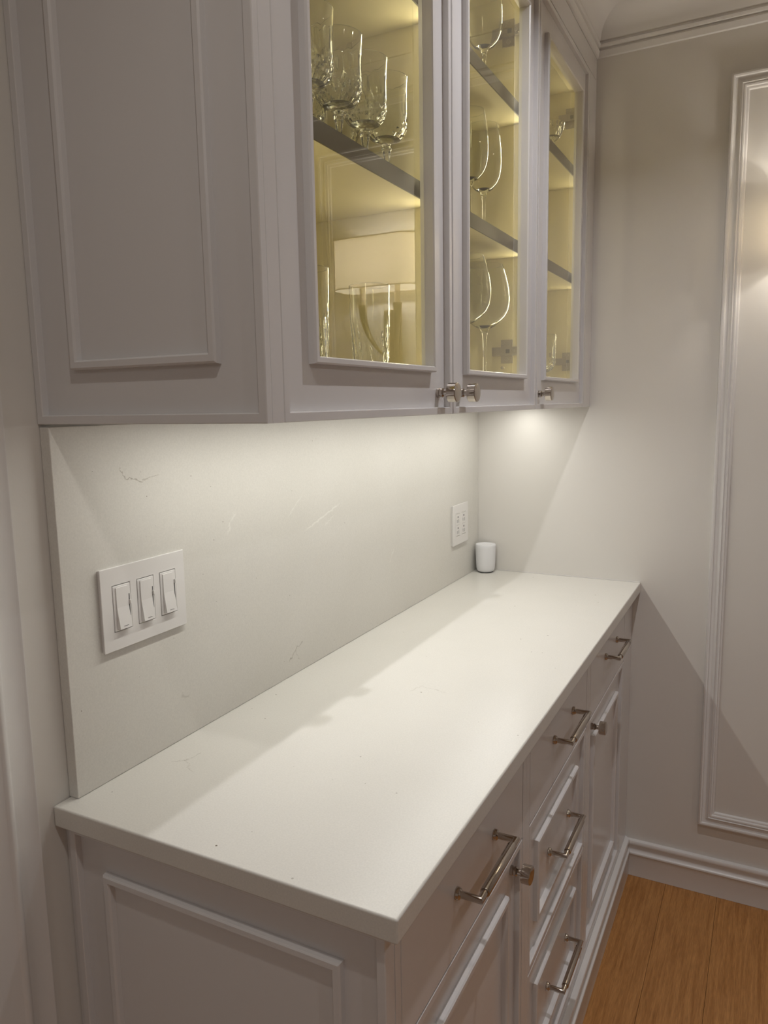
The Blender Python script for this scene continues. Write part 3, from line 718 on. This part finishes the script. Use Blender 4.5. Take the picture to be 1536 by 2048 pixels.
def slim_wine():
    bm = bmesh.new()
    lathe(bm, [(0.0, 0.0), (0.0360, 0.0), (0.0364, 0.0012), (0.0260, 0.0030), (0.0090, 0.0060), (0.0042, 0.0120), (0.0034, 0.0300), (0.0034, 0.0700), (0.0045, 0.0840), (0.0075, 0.0900), (0.0, 0.0901)], 32)
    yield 'stem', bm
    bm = bmesh.new()
    out = [(0.0, 0.0902), (0.0080, 0.0906), (0.0180, 0.0960), (0.0270, 0.1060), (0.0325, 0.1170), (0.0355, 0.1300), (0.0368, 0.1440), (0.0368, 0.1600), (0.0358, 0.1780), (0.0340, 0.1950), (0.0318, 0.2100), (0.0305, 0.2200)]
    lathe(bm, shell(out, 0.0011, 0.0930), 64); yield 'bowl', bm
def coupe():
    bm = bmesh.new()
    lathe(bm, [(0.0, 0.0), (0.0260, 0.0), (0.0264, 0.0015), (0.0180, 0.0035), (0.0075, 0.0070), (0.0048, 0.0150), (0.0050, 0.0280), (0.0080, 0.0340), (0.0, 0.0341)], 48)
    yield 'stem', bm
    bm = bmesh.new()
    out = [(0.0, 0.0342), (0.0085, 0.0346), (0.0160, 0.0390), (0.0225, 0.0450), (0.0270, 0.0520), (0.0300, 0.0600), (0.0320, 0.0680), (0.0335, 0.0760)]
    no = len(out)
    lathe(bm, shell(out, 0.0016, 0.0400), 96, None, lambda r, z, a, i: r-0.0014+0.0020*abs(math.sin(8*a+z*170))*abs(math.sin(8*a-z*170)) if (i < no-1 and r > 0.008 and i < no) else r)
    yield 'bowl', bm
S1 = 1.7806; S2 = 2.0566; S0 = UB+0.0301
GG = 'cut crystal goblets on the middle shelf'
for (x, y), lab in zip([(0.285, 0.243), (0.283, 0.322), (0.281, 0.401), (0.279, 0.474), (0.195, 0.37), (0.195, 0.47), (0.19, 0.27)],
    ['cut crystal goblet nearest the left edge of the nearest cabinet door glass', 'second cut crystal goblet from the left in the front row of the nearest cabinet',
     'third cut crystal goblet from the left in the front row of the nearest cabinet', 'cut crystal goblet at the right end of the front row, nearest cabinet',
     'cut crystal goblet in the back row behind the second and third', 'cut crystal goblet at the right end of the back row, nearest cabinet', 'cut crystal goblet at the left end of the back row, nearest cabinet']):
    place_glass('crystal_goblet', lab, 'goblet', (x, y, S1), goblet, M_CRYS, GG)
for (x, y), lab in zip([(0.281, 0.405), (0.279, 0.232)], ['tall fluted tumbler in front of the reflected lampshade, bottom of the nearest cabinet', 'tall fluted tumbler at the left edge of the glass, bottom of the nearest cabinet']):
    place_glass('fluted_tumbler', lab, 'tumbler', (x, y, S0), tumbler, M_CRYS, 'fluted tumblers at the bottom of the nearest cabinet')
for (x, y, z), lab in zip([(0.275, 0.935, S0), (0.275, 0.818, S0)],
    ['large balloon wine glass beside the lower hinge in the middle cabinet', 'large balloon wine glass cut off by the left edge, bottom of the middle cabinet']):
    place_glass('wine_glass', lab, 'wine glass', (x, y, z), big_wine, M_THIN, 'wine glasses in the middle cabinet')
for (x, y, z), lab in zip([(0.276, 0.925, S1), (0.278, 0.838, S1), (0.275, 0.930, S2), (0.20, 0.86, S2)],
    ['slim wine glass standing alone mid-pane on the middle shelf', 'slim wine glass cut off by the left edge on the middle shelf',
     'slim wine glass beside the upper hinge, on the top shelf of the middle cabinet', 'slim wine glass behind another on the top shelf of the middle cabinet']):
    place_glass('wine_glass', lab, 'wine glass', (x, y, z), slim_wine, M_THIN, 'wine glasses in the middle cabinet')
place_glass('crystal_bowl', 'small cut crystal footed bowl on the top shelf of the farthest cabinet', 'bowl', (0.298, 1.365, S2), coupe, M_CRYS, 'crystal in the farthest cabinet')
place_glass('crystal_goblet', 'small cut crystal footed glass at the bottom of the farthest cabinet', 'goblet', (0.305, 1.28, S0+0.0), goblet, M_CRYS, 'crystal in the farthest cabinet')
